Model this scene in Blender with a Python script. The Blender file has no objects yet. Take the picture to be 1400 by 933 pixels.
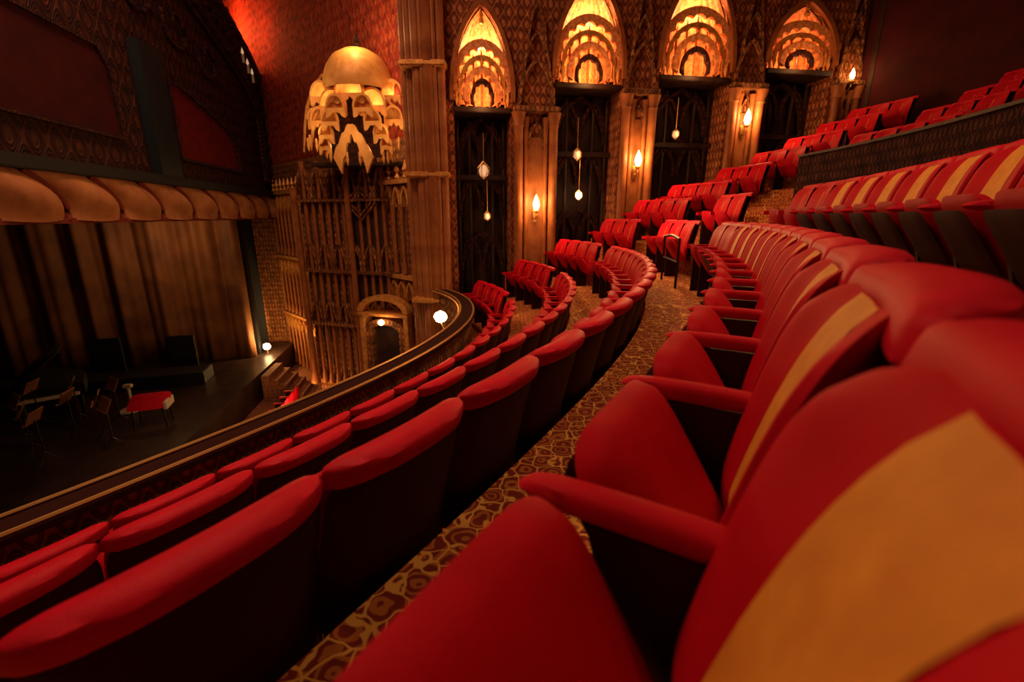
import bpy, bmesh, math, random
from mathutils import Vector, Matrix
random.seed(7)
C = bpy.context.scene.collection
PI = math.pi
EZ = 6.6                                   # eye height above the stalls floor; the balcony row floor is at EZ-1.08
sin, cos, R = math.sin, math.cos, math.radians

# ------------------------------------------------------------------ materials
MATS = {}
def new_mat(name):
    m = bpy.data.materials.new(name); m.use_nodes = True
    nt = m.node_tree; b = nt.nodes['Principled BSDF']
    MATS[name] = m
    return m, nt, b
def col(c): return (c[0], c[1], c[2], 1)
def mat(name, c, rough=.6, metal=0, sheen=0, noise=None, bump=0, bscale=60, spec=.3, emit=None, es=0):
    m, nt, b = new_mat(name)
    b.inputs['Base Color'].default_value = col(c); b.inputs['Roughness'].default_value = rough
    b.inputs['Metallic'].default_value = metal; b.inputs['Specular IOR Level'].default_value = spec
    if sheen:
        b.inputs['Sheen Weight'].default_value = sheen; b.inputs['Sheen Roughness'].default_value = .35
        b.inputs['Sheen Tint'].default_value = col([min(1, v*1.6+.03) for v in c])
    tc = nt.nodes.new('ShaderNodeTexCoord')
    if noise:
        n = nt.nodes.new('ShaderNodeTexNoise'); n.inputs['Scale'].default_value = noise[0]; n.inputs['Detail'].default_value = 5
        nt.links.new(tc.outputs['Object'], n.inputs['Vector'])
        r = nt.nodes.new('ShaderNodeValToRGB'); r.color_ramp.elements[0].position = .3; r.color_ramp.elements[1].position = .7
        r.color_ramp.elements[0].color = col(noise[1]); r.color_ramp.elements[1].color = col(c)
        nt.links.new(n.outputs['Fac'], r.inputs['Fac']); nt.links.new(r.outputs['Color'], b.inputs['Base Color'])
    if bump:
        n = nt.nodes.new('ShaderNodeTexNoise'); n.inputs['Scale'].default_value = bscale; n.inputs['Detail'].default_value = 4
        nt.links.new(tc.outputs['Object'], n.inputs['Vector'])
        bp = nt.nodes.new('ShaderNodeBump'); bp.inputs['Strength'].default_value = bump; bp.inputs['Distance'].default_value = .02
        nt.links.new(n.outputs['Fac'], bp.inputs['Height']); nt.links.new(bp.outputs['Normal'], b.inputs['Normal'])
    if emit:
        b.inputs['Emission Color'].default_value = col(emit); b.inputs['Emission Strength'].default_value = es
    return m
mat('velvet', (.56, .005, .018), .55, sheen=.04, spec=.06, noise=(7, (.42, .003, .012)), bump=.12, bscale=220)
mat('velvet_top', (.66, .006, .026), .5, sheen=.07, spec=.08, noise=(9, (.50, .005, .018)), bump=.12, bscale=220)  # same velvet coloured lighter for the top rolls, as if lit from above
mat('gold_cloth', (.80, .32, .035), .6, sheen=.25, noise=(14, (.62, .21, .02)), bump=.2, bscale=260)
mat('seat_back', (.045, .006, .006), .55, noise=(5, (.022, .004, .004)), spec=.16)
mat('seat_iron', (.03, .012, .01), .4, metal=.3)
mat('seat_trim', (.34, .13, .05), .4, metal=.5)
mat('gold', (.80, .38, .10), .42, metal=.35, noise=(9, (.45, .17, .04)), bump=.25, bscale=30)
mat('pale_gold', (.85, .42, .12), .5, metal=.1, noise=(6, (.7, .30, .07)), bump=.3, bscale=25)
mat('niche_gold', (.85, .38, .13), .55, noise=(12, (.45, .11, .04)), bump=.5, bscale=22)
mat('brass', (.75, .42, .14), .35, metal=.7)
mat('shaft', (.34, .115, .032), .5, noise=(3, (.2, .05, .015)), bump=.3, bscale=20)
mat('red_plaster', (.50, .045, .02), .8, noise=(2.5, (.22, .02, .012)), bump=.4, bscale=9)
mat('dark_red', (.055, .006, .007), .8, spec=.1, noise=(2, (.03, .005, .006)), bump=.2, bscale=14)
mat('panel_red', (.15, .010, .010), .8, noise=(3, (.09, .007, .008)), spec=.1)
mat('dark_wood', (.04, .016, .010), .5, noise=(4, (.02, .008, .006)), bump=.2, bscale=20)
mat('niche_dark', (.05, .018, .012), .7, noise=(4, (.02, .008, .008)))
mat('black', (.008, .007, .009), .6)
mat('stage_floor', (.035, .018, .014), .35, noise=(2, (.015, .008, .008)))
mat('ceiling_paint', (.10, .03, .02), .8)
mat('valance', (.42, .17, .06), .7, noise=(3, (.26, .09, .035)), bump=.2, bscale=40)
mat('valance_seam', (.16, .02, .012), .6)
mat('curtain', (.30, .12, .045), .6, sheen=.15, noise=(1.1, (.13, .05, .025)), bump=.2, bscale=50)
mat('pale', (.6, .5, .42), .5)
mat('flame', (1, .7, .35), .5, emit=(1, .60, .20), es=26)
mat('bulb', (1, .8, .5), .5, emit=(1, .66, .30), es=22)
mat('dim_bulb', (.8, .6, .4), .5, emit=(1, .62, .32), es=.45)
mat('steel_blue', (.008, .012, .016), .5)
mat('plant', (.02, .05, .02), .6)

def pattern_mat(name, base, c2, c3, scale, rough=.7, bump=.6, line=.07, stretch=(1, 1, 1)):
    """carved or woven ornament: lattice of voronoi edges, scrolls and rosettes"""
    m, nt, b = new_mat(name); N = nt.nodes.new; L = nt.links.new
    tc = N('ShaderNodeTexCoord'); mp = N('ShaderNodeMapping'); mp.inputs['Scale'].default_value = stretch
    L(tc.outputs['Object'], mp.inputs['Vector'])
    wn = N('ShaderNodeTexNoise'); wn.inputs['Scale'].default_value = scale*.7
    L(mp.outputs[0], wn.inputs['Vector'])
    mx = N('ShaderNodeMix'); mx.data_type = 'VECTOR'; mx.inputs['Factor'].default_value = .06
    L(mp.outputs[0], mx.inputs[4]); L(wn.outputs['Color'], mx.inputs[5])
    v = N('ShaderNodeTexVoronoi'); v.feature = 'DISTANCE_TO_EDGE'; v.inputs['Scale'].default_value = scale
    v.inputs['Randomness'].default_value = .55
    L(mx.outputs[1], v.inputs['Vector'])
    r1 = N('ShaderNodeMath'); r1.operation = 'LESS_THAN'; r1.inputs[1].default_value = line
    L(v.outputs['Distance'], r1.inputs[0])
    v2 = N('ShaderNodeTexVoronoi'); v2.inputs['Scale'].default_value = scale; v2.inputs['Randomness'].default_value = .55
    L(mx.outputs[1], v2.inputs['Vector'])
    sn = N('ShaderNodeMath'); sn.operation = 'MULTIPLY'; sn.inputs[1].default_value = 26
    L(v2.outputs['Distance'], sn.inputs[0])
    s2 = N('ShaderNodeMath'); s2.operation = 'SINE'; L(sn.outputs[0], s2.inputs[0])
    g = N('ShaderNodeMath'); g.operation = 'GREATER_THAN'; g.inputs[1].default_value = .35; L(s2.outputs[0], g.inputs[0])
    m1 = N('ShaderNodeMix'); m1.data_type = 'RGBA'; m1.inputs[6].default_value = col(base); m1.inputs[7].default_value = col(c3)
    L(g.outputs[0], m1.inputs[0])
    m2 = N('ShaderNodeMix'); m2.data_type = 'RGBA'; L(m1.outputs[2], m2.inputs[6]); m2.inputs[7].default_value = col(c2)
    L(r1.outputs[0], m2.inputs[0]); L(m2.outputs[2], b.inputs['Base Color'])
    b.inputs['Roughness'].default_value = rough
    if bump:
        a = N('ShaderNodeMath'); a.operation = 'ADD'; L(r1.outputs[0], a.inputs[0]); L(g.outputs[0], a.inputs[1])
        bp = N('ShaderNodeBump'); bp.inputs['Strength'].default_value = bump; bp.inputs['Distance'].default_value = .04
        L(a.outputs[0], bp.inputs['Height']); L(bp.outputs[0], b.inputs['Normal'])
    return m
def lattice_mat(name, base, c2, c3, k, rough=.7, bump=.7, w=.13, zs=.62):
    """carved diaper: raised diagonal lattice with rosettes, worn unevenly"""
    m, nt, b = new_mat(name); N = nt.nodes.new; L = nt.links.new
    def mth(op, a, c=None, v=None):
        n = N('ShaderNodeMath'); n.operation = op; L(a, n.inputs[0])
        if c is not None: L(c, n.inputs[1])
        if v is not None: n.inputs[1].default_value = v
        return n.outputs[0]
    tc = N('ShaderNodeTexCoord'); sp = N('ShaderNodeSeparateXYZ'); L(tc.outputs['Object'], sp.inputs[0])
    x = mth('ADD', sp.outputs[0], sp.outputs[1]); x = mth('MULTIPLY', x, v=k); z = mth('MULTIPLY', sp.outputs[2], v=k*zs)
    a = mth('ABSOLUTE', mth('SINE', mth('ADD', x, z))); c = mth('ABSOLUTE', mth('SINE', mth('SUBTRACT', x, z)))
    p = mth('MULTIPLY', a, c)
    line = mth('LESS_THAN', p, v=w); ros = mth('GREATER_THAN', p, v=.72)
    q = mth('ABSOLUTE', mth('SINE', mth('MULTIPLY', p, v=11)))
    n1 = N('ShaderNodeTexNoise'); n1.inputs['Scale'].default_value = 5; n1.inputs['Detail'].default_value = 6; L(tc.outputs['Object'], n1.inputs['Vector'])
    mr = N('ShaderNodeMapRange'); mr.inputs[1].default_value = .3; mr.inputs[2].default_value = .7; mr.inputs[3].default_value = .35; mr.inputs[4].default_value = 1.25; L(n1.outputs['Fac'], mr.inputs[0])
    m1 = N('ShaderNodeMix'); m1.data_type = 'RGBA'; m1.inputs[6].default_value = col(base); m1.inputs[7].default_value = col(c3); L(q, m1.inputs[0])
    m2 = N('ShaderNodeMix'); m2.data_type = 'RGBA'; L(m1.outputs[2], m2.inputs[6]); m2.inputs[7].default_value = col(c2); L(mth('MAXIMUM', line, ros), m2.inputs[0])
    hs = N('ShaderNodeHueSaturation'); L(m2.outputs[2], hs.inputs['Color']); L(mr.outputs[0], hs.inputs['Value']); L(hs.outputs[0], b.inputs['Base Color'])
    b.inputs['Roughness'].default_value = rough; b.inputs['Specular IOR Level'].default_value = .2
    h = mth('ADD', mth('MAXIMUM', line, ros), mth('MULTIPLY', q, v=.5))
    bp = N('ShaderNodeBump'); bp.inputs['Strength'].default_value = bump; bp.inputs['Distance'].default_value = .05
    L(h, bp.inputs['Height']); L(bp.outputs[0], b.inputs['Normal'])
pattern_mat('carpet', (.24, .018, .006), (.90, .40, .07), (.55, .14, .02), 12, .95, 0, .035)
lattice_mat('carving', (.12, .032, .012), (.42, .17, .055), (.24, .07, .022), 13)
lattice_mat('diaper', (.15, .026, .010), (.50, .17, .06), (.30, .07, .025), 11)
lattice_mat('red_ornament', (.30, .025, .012), (.42, .075, .028), (.36, .035, .015), 8, .8, .5)
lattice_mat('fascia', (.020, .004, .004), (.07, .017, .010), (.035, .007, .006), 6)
pattern_mat('stalls_carpet', (.13, .03, .015), (.42, .18, .06), (.28, .09, .03), 7.0, .9, 0, .03)
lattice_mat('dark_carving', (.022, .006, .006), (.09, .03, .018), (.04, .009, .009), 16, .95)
mat('ledge', (.03, .007, .005), .9, spec=.1)

# ------------------------------------------------------------------ helpers
def M_(n): return MATS[n]
def link(name, bm, material, parent=None, matrix=None, smooth=None):
    me = bpy.data.meshes.new(name)
    bmesh.ops.recalc_face_normals(bm, faces=bm.faces)
    bm.to_mesh(me); bm.free()
    for mm in (material if isinstance(material, (list, tuple)) else [material]): me.materials.append(M_(mm))
    if smooth is None: smooth = True
    if smooth:
        me.shade_smooth()
        try: me.set_sharp_from_angle(angle=R(38))
        except Exception: pass
    o = bpy.data.objects.new(name, me); C.objects.link(o)
    if parent: o.parent = parent
    if matrix is not None: o.matrix_world = matrix
    return o
def tag(o, label=None, cat=None, group=None, kind=None):
    if label: o['label'] = label
    if cat: o['category'] = cat
    if group: o['group'] = group
    if kind: o['kind'] = kind
    return o
def empty(name, matrix=None, label=None, cat=None, group=None, kind=None):
    o = bpy.data.objects.new(name, None); C.objects.link(o); o.empty_display_size = .1
    if matrix is not None: o.matrix_world = matrix
    return tag(o, label, cat, group, kind)
def B(): return bmesh.new()
def box(bm, x0, x1, y0, y1, z0, z1, bev=0, mi=0):
    vs = [bm.verts.new(p) for p in ((x0,y0,z0),(x1,y0,z0),(x1,y1,z0),(x0,y1,z0),(x0,y0,z1),(x1,y0,z1),(x1,y1,z1),(x0,y1,z1))]
    fs = [bm.faces.new([vs[i] for i in f]) for f in ((0,3,2,1),(4,5,6,7),(0,1,5,4),(1,2,6,5),(2,3,7,6),(3,0,4,7))]
    for f in fs: f.material_index = mi
    if bev:
        es = list({e for f in fs for e in f.edges})
        bmesh.ops.bevel(bm, geom=es, offset=bev, segments=2, affect='EDGES')
    return bm
def tube(bm, pts, r, n=8, closed=False, mi=0):
    """round bar along points; r may be a list"""
    pts = [Vector(p) for p in pts]; rings = []
    for i, p in enumerate(pts):
        a = pts[i-1] if (i > 0 or closed) else p; b = pts[(i+1) % len(pts)] if (i < len(pts)-1 or closed) else p
        d = (b-a).normalized(); u = d.cross(Vector((0,0,1)))
        if u.length < .05: u = d.cross(Vector((0,1,0)))
        u.normalize(); w = u.cross(d); rr = r[i] if isinstance(r, (list, tuple)) else r
        rings.append([bm.verts.new(p+(u*cos(2*PI*k/n)+w*sin(2*PI*k/n))*rr) for k in range(n)])
    m = len(rings)
    for i in range(m if closed else m-1):
        A, Bq = rings[i], rings[(i+1) % m]
        for k in range(n):
            bm.faces.new((A[k], A[(k+1) % n], Bq[(k+1) % n], Bq[k])).material_index = mi
    if not closed:
        bm.faces.new(rings[0][::-1]).material_index = mi; bm.faces.new(rings[-1]).material_index = mi
    return bm
def lathe(bm, prof, cx=0, cy=0, cz=0, n=16, a0=0, a1=2*PI, flute=0, nf=0, mi=0):
    full = abs(a1-a0-2*PI) < 1e-4; cnt = n if full else n+1
    rings = []
    for r, z in prof:
        rings.append([bm.verts.new((cx+cos(a0+(a1-a0)*k/n)*max(r, 1e-4)*(1+flute*abs(sin(nf*(a0+(a1-a0)*k/n)))),
                                    cy+sin(a0+(a1-a0)*k/n)*max(r, 1e-4)*(1+flute*abs(sin(nf*(a0+(a1-a0)*k/n)))), cz+z)) for k in range(cnt)])
    for i in range(len(rings)-1):
        for k in range(cnt if full else cnt-1):
            k2 = (k+1) % cnt
            bm.faces.new((rings[i][k], rings[i][k2], rings[i+1][k2], rings[i+1][k])).material_index = mi
    return bm
def prism(bm, pts, y0, y1, mi=0):
    """polygon in x,z extruded along y"""
    a = [bm.verts.new((x, y0, z)) for x, z in pts]; b = [bm.verts.new((x, y1, z)) for x, z in pts]
    n = len(pts)
    f1 = bm.faces.new(a); f2 = bm.faces.new(b[::-1]); f1.material_index = f2.material_index = mi
    for i in range(n): bm.faces.new((a[i], b[i], b[(i+1) % n], a[(i+1) % n])).material_index = mi
    f1.normal_update(); f2.normal_update()
    bmesh.ops.triangulate(bm, faces=[f1, f2])
    return bm
def band(bm, outer, inner, y0, y1, mi=0):
    """strip between two equally long x,z lines, extruded along y"""
    n = len(outer)
    V = [[bm.verts.new((p[0], y, p[1])) for p in line] for line in (outer, inner) for y in (y0, y1)]
    o0, o1, i0, i1 = V
    for k in range(n-1):
        for q in ((o0[k],o0[k+1],i0[k+1],i0[k]), (o1[k],i1[k],i1[k+1],o1[k+1]), (o0[k],o1[k],o1[k+1],o0[k+1]), (i0[k],i0[k+1],i1[k+1],i1[k])):
            bm.faces.new(q).material_index = mi
    for k in (0, n-1): bm.faces.new((o0[k], i0[k], i1[k], o1[k])).material_index = mi
    return bm
def pillow(bm, W, H, T, f, nu=14, nv=14, p=5, q=5, mi=0, flat=1.0, umin=-1, umax=1):
    """padded cushion of width W, height H, thickness T, mapped by f(x, t, z); flat scales the rear bulge"""
    g = {}
    for side in (1, -1):
        for i in range(nu+1):
            for j in range(nv+1):
                u = -1+2*i/nu; v = -1+2*j/nv
                u = sin(u*PI/2)*.45+u*.55; v = sin(v*PI/2)*.45+v*.55
                mx = max(abs(u), abs(v)); lp = (abs(u)**p+abs(v)**p)**(1/p) if mx > 0 else 1
                s = mx/lp if mx > 0 else 1
                uu, vv = u*s, v*s
                t = T/2*math.sqrt(max(0, 1-mx**q))*(1 if side > 0 else flat)
                edge = i in (0, nu) or j in (0, nv)
                key = (i, j, 0 if edge else side)
                if key not in g: g[key] = bm.verts.new(f(uu*W/2, side*t if not edge else 0, vv*H/2))
        for i in range(nu):
            for j in range(nv):
                ks = [(i, j), (i+1, j), (i+1, j+1), (i, j+1)]
                vs = [g[(a, b, 0 if (a in (0, nu) or b in (0, nv)) else side)] for a, b in ks]
                try: bm.faces.new(vs if side > 0 else vs[::-1]).material_index = mi
                except ValueError: pass
    return bm
def copy_tree(o, parent=None):
    c = o.copy(); C.objects.link(c)
    if parent: c.parent = parent
    for ch in list(o.children): copy_tree(ch, c)
    return c
def frame(ox, oy, dx, dy, z=EZ):
    """local x along (dx,dy), local y into the wall, z=0 at eye level"""
    l = math.hypot(dx, dy); dx /= l; dy /= l
    return Matrix(((dx, -dy, 0, ox), (dy, dx, 0, oy), (0, 0, 1, z), (0, 0, 0, 1)))
def light(name, typ, loc, power, color, size=.3, rot=None, **kw):
    d = bpy.data.lights.new(name, typ); d.energy = power; d.color = color
    if typ == 'AREA':
        d.size = size
    elif typ in ('POINT', 'SPOT'): d.shadow_soft_size = size
    for k, v in kw.items(): setattr(d, k, v)
    o = bpy.data.objects.new(name, d); C.objects.link(o); o.location = loc
    if rot: o.rotation_euler = rot
    return o

# ------------------------------------------------------------------ camera
FPX, HOR = 620.0, 295.0
TH = math.atan((466.5-HOR)/FPX)
cd = bpy.data.cameras.new('camera'); cam = bpy.data.objects.new('camera', cd); C.objects.link(cam)
cd.sensor_width = 36; cd.lens = 36*FPX/1400; cd.clip_start = .05; cd.clip_end = 200
cam.location = (0, 0, EZ); cam.rotation_euler = (PI/2-TH, 0, 0)
cd.dof.use_dof = True; cd.dof.focus_distance = 4.0; cd.dof.aperture_fstop = 2.2
bpy.context.scene.camera = cam
def proj(x, y, z):
    z -= EZ; d = y*cos(TH)-z*sin(TH)
    if d < .05: return (-9999, -9999, d)
    return (700+FPX*x/d, 466.5-FPX*(y*sin(TH)+z*cos(TH))/d, d)

# ------------------------------------------------------------------ the balcony curve
ST = .05; LMIN, LMAX = -8.0, 12.4
curve = {}
def build_curve():
    def az(l):
        return 30-1.5*l if l < 0 else 30-1.5*l-.55*l*l
    p = Vector((-2.4, 2.8)); n0 = 0; curve[0] = (p.copy(), az(0))
    q = p.copy()
    for i in range(1, int(LMAX/ST)+1):
        a = R(az((i-.5)*ST)); q = q+ST*Vector((sin(a), cos(a))); curve[i] = (q.copy(), az(i*ST))
    q = p.copy()
    for i in range(-1, int(LMIN/ST)-1, -1):
        a = R(az((i+.5)*ST)); q = q-ST*Vector((sin(a), cos(a))); curve[i] = (q.copy(), az(i*ST))
build_curve()
def at(l, b):
    """point at rail station l, b metres from the own row (b=3.53 is the rail), and the azimuth"""
    i = l/ST; i0 = math.floor(i); i0 = max(min(i0, max(curve)-1), min(curve)); t = i-i0
    (p0, a0), (p1, a1) = curve[i0], curve[i0+1]
    p = p0.lerp(p1, t); a = a0+(a1-a0)*t
    n = Vector((cos(R(a)), -sin(R(a))))
    return p+n*(3.53-b), a
WO, WD = Vector((-1.9, 12.0)), Vector((.986, .167)).normalized()     # side wall line
WN = Vector((WD.y, -WD.x))                                           # towards the audience
def wall_gap(p): return (Vector(p)-WO).dot(WN)
def z_row(k):                                                        # k>0 rows ahead, k<0 rows behind
    return EZ-1.08-(.515*k if k > 0 else (0 if k == 0 else .39*k-.08))
def b_row(k): return 1.065*k if k > 0 else .95*k

def ribbon(name, b0, b1, z0, z1, l0, l1, m, thick=None, wallclip=True, parent=None, step=.1):
    """a strip of floor, riser or parapet following the balcony curve; section given by b0..b1 and z0..z1"""
    bm = B(); prev = None; n = int((l1-l0)/step)
    for i in range(n+1):
        l = l0+(l1-l0)*i/n
        P0, _ = at(l, b0); P1, _ = at(l, b1)
        if wallclip and (wall_gap(P0) < -.4 and wall_gap(P1) < -.4): break
        q = [bm.verts.new((P0.x, P0.y, z0)), bm.verts.new((P1.x, P1.y, z0)), bm.verts.new((P1.x, P1.y, z1)), bm.verts.new((P0.x, P0.y, z1))]
        if prev:
            for k in range(4): bm.faces.new((prev[k], prev[(k+1) % 4], q[(k+1) % 4], q[k]))
        else: bm.faces.new(q)
        prev = q
    bm.faces.new(prev[::-1])
    return link(name, bm, m, parent)

# steps of the balcony: rows 3 (front) .. -7 (back)
def tread(k, l0=-7.8, l1=12.2, b0=None, b1=None, name='balcony_floor'):
    b0 = b_row(k)-.26 if b0 is None else b0; b1 = b_row(k+1)-(.115 if k >= 0 else .26) if b1 is None else b1
    o = ribbon(name, b0, b1, z_row(k)-.55, z_row(k), l0, l1, 'carpet'); o['kind'] = 'structure'
    return o
for k in (3, 2, 1, 0, -1, -2, -3, -4, -5, -6, -7):
    l0 = -7.8
    if k == 3: tread(3, b1=3.87)
    else: tread(k, l0=l0)
ribbon('balcony_soffit', -7.3, 3.87, z_row(3)-.95, z_row(3)-.6, -7.8, 12.2, 'dark_red')['kind'] = 'structure'

# parapet at the front
zr = EZ-1.84
par = empty('balcony_parapet', None, None, None, None, 'structure')
ribbon('parapet_wall', 3.87, 4.02, z_row(3)-.95, zr-.05, -7.8, 12.2, 'carving', parent=par)
ribbon('parapet_ledge', 3.79, 4.10, zr-.06, zr-.01, -7.8, 12.2, 'ledge', parent=par)
def curve_pts(b, z, l0, l1, step=.12):
    out = []; l = l0
    while l < l1:
        p, _ = at(l, b)
        if wall_gap(p) < .05: break
        out.append((p.x, p.y, z)); l += step
    return out
for b, z, r in ((3.82, zr+.005, .017), (4.08, zr+.005, .015)):
    link('gold_bead', tube(B(), curve_pts(b, z, -7, 12), r, 6), 'brass', par)
bm = B()
for l10 in range(-20, 120):                                         # beads on the outer edge
    p, _ = at(l10*.1, 4.12)
    if wall_gap(p) < .05: break
    bmesh.ops.create_icosphere(bm, subdivisions=1, radius=.026, matrix=Matrix.Translation((p.x, p.y, zr-.045)))
link('bead_moulding', bm, 'gold', par)

# ------------------------------------------------------------------ theatre seats
def back_map(x, t, z, wing=.085):
    """reclined backrest: z measured from floor, t out of the pad towards the stage"""
    y = .0-.105*max(0, (z-.48)/.46)**1.25
    return (x, y+t+wing*min(1.1, abs(2*x/.52))**2.2, z)
def seat_meshes():
    out = {}
    bm = B(); pillow(bm, .52, .66, .115, lambda x, t, z: back_map(x, t, z+.635), 30, 24, p=5.5, q=3.5, flat=.5); out['backrest'] = bm
    # gold cloth panel wrapped over the middle of the pad, from bottom to the seam at the top
    bm = B(); rows_ = []
    for j in range(21):
        v = -.97+1.94*j/20; wd = .084+.028*(1-v)
        r_ = []
        for i in range(7):
            x = -wd+2*wd*i/6; u = x/.26; mx = max(abs(u), abs(v), 1e-4); s = mx/((abs(u)**5.5+abs(v)**5.5+1e-18)**(1/5.5))
            t = .0575*math.sqrt(max(0, 1-mx**3.5))
            r_.append(bm.verts.new(back_map(x, t+(.007 if 0 < i < 6 else .002), v*.33*s+.635)))
        rows_.append(r_)
    for j in range(20):
        for i in range(6): bm.faces.new((rows_[j][i], rows_[j][i+1], rows_[j+1][i+1], rows_[j+1][i]))
    out['gold_panel'] = bm
    bm = B(); pillow(bm, .555, .64, .05, lambda x, t, z: tuple(Vector(back_map(x, t, z+.635, .04))+Vector((0, -.055, 0))), 10, 12, p=9, q=8); out['back_shell'] = bm
    bm = B(); pillow(bm, .565, .085, .13, lambda x, t, z: tuple(Vector(back_map(x, t, z+.95+.015*(1-(x/.28)**2), .045))+Vector((0, -.045, 0))), 18, 8, p=6, q=2.8); out['top_roll'] = bm
    bm = B()
    def cush(x, t, z):                                               # z along the cushion from hinge, t towards its seat face
        s = z+.235; a = R(58)
        y = .07+cos(a)*s-sin(a)*t; zz = .30+sin(a)*s+cos(a)*t
        return (x, y, zz)
    pillow(bm, .49, .47, .13, cush, 16, 14, p=5.5, q=3, flat=.55); out['seat_cushion'] = bm
    bm = B()
    def under(x, t, z): return tuple(Vector(cush(x, t, z))+Vector((0, .052, -.02)))
    pillow(bm, .42, .36, .03, under, 6, 6, p=8, q=8); out['seat_pan'] = bm
    bm = B()
    pillow(bm, .062, .40, .05, lambda x, t, z: (x+.28, .175+z, .648+t-.03*(z < -.1)*(-z-.1)), 8, 14, p=4, q=3.2); out['armrest'] = bm
    bm = B()
    prism(bm, [(-.02, 0), (.26, 0), (.22, .10), (.17, .35), (.25, .62), (-.03, .62), (.02, .3)], .262, .298)
    for v in bm.verts: v.co = (v.co.y, v.co.x, v.co.z)
    box(bm, .245, .315, -.04, .28, 0, .02)
    out['standard'] = bm
    return out
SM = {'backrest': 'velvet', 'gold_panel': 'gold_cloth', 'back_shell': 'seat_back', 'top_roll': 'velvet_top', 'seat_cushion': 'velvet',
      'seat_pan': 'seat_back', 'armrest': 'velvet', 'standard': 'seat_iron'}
sm = seat_meshes()
proto = empty('theatre_seat', None, 'seat', 'seat')
for nme, bm in sm.items(): link(nme, bm, SM[nme], proto)
# small far version, one mesh
def far_seat():
    bm = B()
    pillow(bm, .52, .66, .115, lambda x, t, z: back_map(x, t, z+.635), 6, 6, p=5.5, q=3.5, flat=.5, mi=0)
    pillow(bm, .155, .63, .125, lambda x, t, z: back_map(x, t, z+.635), 2, 6, p=9, q=3.5, flat=.1, mi=1)
    pillow(bm, .555, .64, .05, lambda x, t, z: tuple(Vector(back_map(x, t, z+.635, .04))+Vector((0, -.055, 0))), 4, 4, p=6, q=8, mi=2)
    pillow(bm, .565, .085, .12, lambda x, t, z: tuple(Vector(back_map(x, t, z+.96, .045))+Vector((0, -.042, 0))), 6, 4, p=4, q=2.6, mi=3)
    def cush(x, t, z):
        s = z+.235; a = R(58); return (x, .07+cos(a)*s-sin(a)*t, .30+sin(a)*s+cos(a)*t)
    pillow(bm, .49, .47, .13, cush, 5, 5, p=4, q=3, mi=0)
    box(bm, .246, .314, -.03, .35, .62, .675, mi=0); box(bm, .262, .298, 0, .24, 0, .63, mi=2)
    return bm
fo = link('theatre_seat', far_seat(), ['velvet', 'gold_cloth', 'seat_back', 'velvet_top'])
far_me = fo.data; bpy.data.objects.remove(fo)
# the same with four parts, for the middle distance
PITCH = .565
ROWNAME = {0: "viewer's own row", 1: 'row just in front of carpeted walkway', 2: 'second row in front of walkway', 3: 'front row along gilded parapet',
           -1: 'first raised row behind', -2: 'second raised row behind', -3: 'third raised row behind', -4: 'lowest row of upper tier', -5: 'second row of upper tier',
           -6: 'third row of upper tier', -7: 'rearmost row of upper tier'}
def row_name(k): return ROWNAME[k]
seats = []
for k in (3, 2, 1, 0, -1, -2, -3, -4, -5, -6, -7):
    b = b_row(k)
    # arc length stepping along this row
    l = -7.6; acc = None; n_in = 0
    # find start phase so that the arm roots land where the photograph has them
    arc = []; prev, _ = at(l, b); s = 0; arc.append((0, l))
    while l < LMAX-.1:
        l += .05; p, _ = at(l, b); s += (p-prev).length; prev = p; arc.append((s, l))
    def s_of(L):
        for i in range(len(arc)-1):
            if arc[i][1] <= L <= arc[i+1][1]: return arc[i][0]+(L-arc[i][1])/.05*(arc[i+1][0]-arc[i][0])
        return arc[-1][0]
    def l_of(S):
        lo, hi = 0, len(arc)-1
        while hi-lo > 1:
            m = (lo+hi)//2
            if arc[m][0] <= S: lo = m
            else: hi = m
        t = (S-arc[lo][0])/(arc[hi][0]-arc[lo][0]); return arc[lo][1]+t*(arc[hi][1]-arc[lo][1])
    phase = {0: -.58, 1: -.03, 2: -.2, 3: .1, -1: .15}.get(k, (k*.37) % .5)     # station of one seat joint
    s0 = s_of(phase)+PITCH/2
    j = -20
    seg = 0
    while True:
        S = s0+j*PITCH; j += 1
        if S < .1: continue
        if S > arc[-1][0]-.1: break
        L = l_of(S); p, a = at(L, b)
        if wall_gap(p) < .5: break
        if p.y < -1.0: continue
        aisle = (k <= 0 and 4.95 < L < 5.75) or (6.72 < L < 7.35)
        cross = (k in (-2, -3) and L < 6.75)
        if aisle or cross: continue
        z = z_row(k)
        ok = False; area = 0
        for dx, dy, dz in ((.25, 0, .9), (-.25, 0, .9), (.25, .3, .5), (-.25, .3, .5), (0, -.1, .95)):
            th = PI/2-R(a); wx = p.x+cos(th)*dx-sin(th)*dy; wy = p.y+sin(th)*dx+cos(th)*dy
            px, py, d = proj(wx, wy, z+dz)
            if d > .1 and -25 < px < 1425 and -25 < py < 958: ok = True
        if not ok: continue
        d = (Vector((p.x, p.y, z+.5))-cam.location).length
        seats.append((d, k, L, p.x, p.y, z, a, 0 if L < 4.95 else (1 if L < 7.6 else 2)))
print('SEATS', len(seats))
ordn = ['first', 'second', 'third', 'fourth', 'fifth', 'sixth', 'seventh', 'eighth', 'ninth', 'tenth', 'eleventh', 'twelfth', 'thirteenth', 'fourteenth',
        'fifteenth', 'sixteenth', 'seventeenth', 'eighteenth', 'nineteenth', 'twentieth', 'twenty-first', 'twenty-second', 'twenty-third', 'twenty-fourth',
        'twenty-fifth', 'twenty-sixth', 'twenty-seventh', 'twenty-eighth', 'twenty-ninth', 'thirtieth', 'thirty-first', 'thirty-second', 'thirty-third', 'thirty-fourth',
        'thirty-fifth', 'thirty-sixth', 'thirty-seventh', 'thirty-eighth', 'thirty-ninth', 'fortieth', 'forty-first', 'forty-second', 'forty-third', 'forty-fourth']
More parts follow.
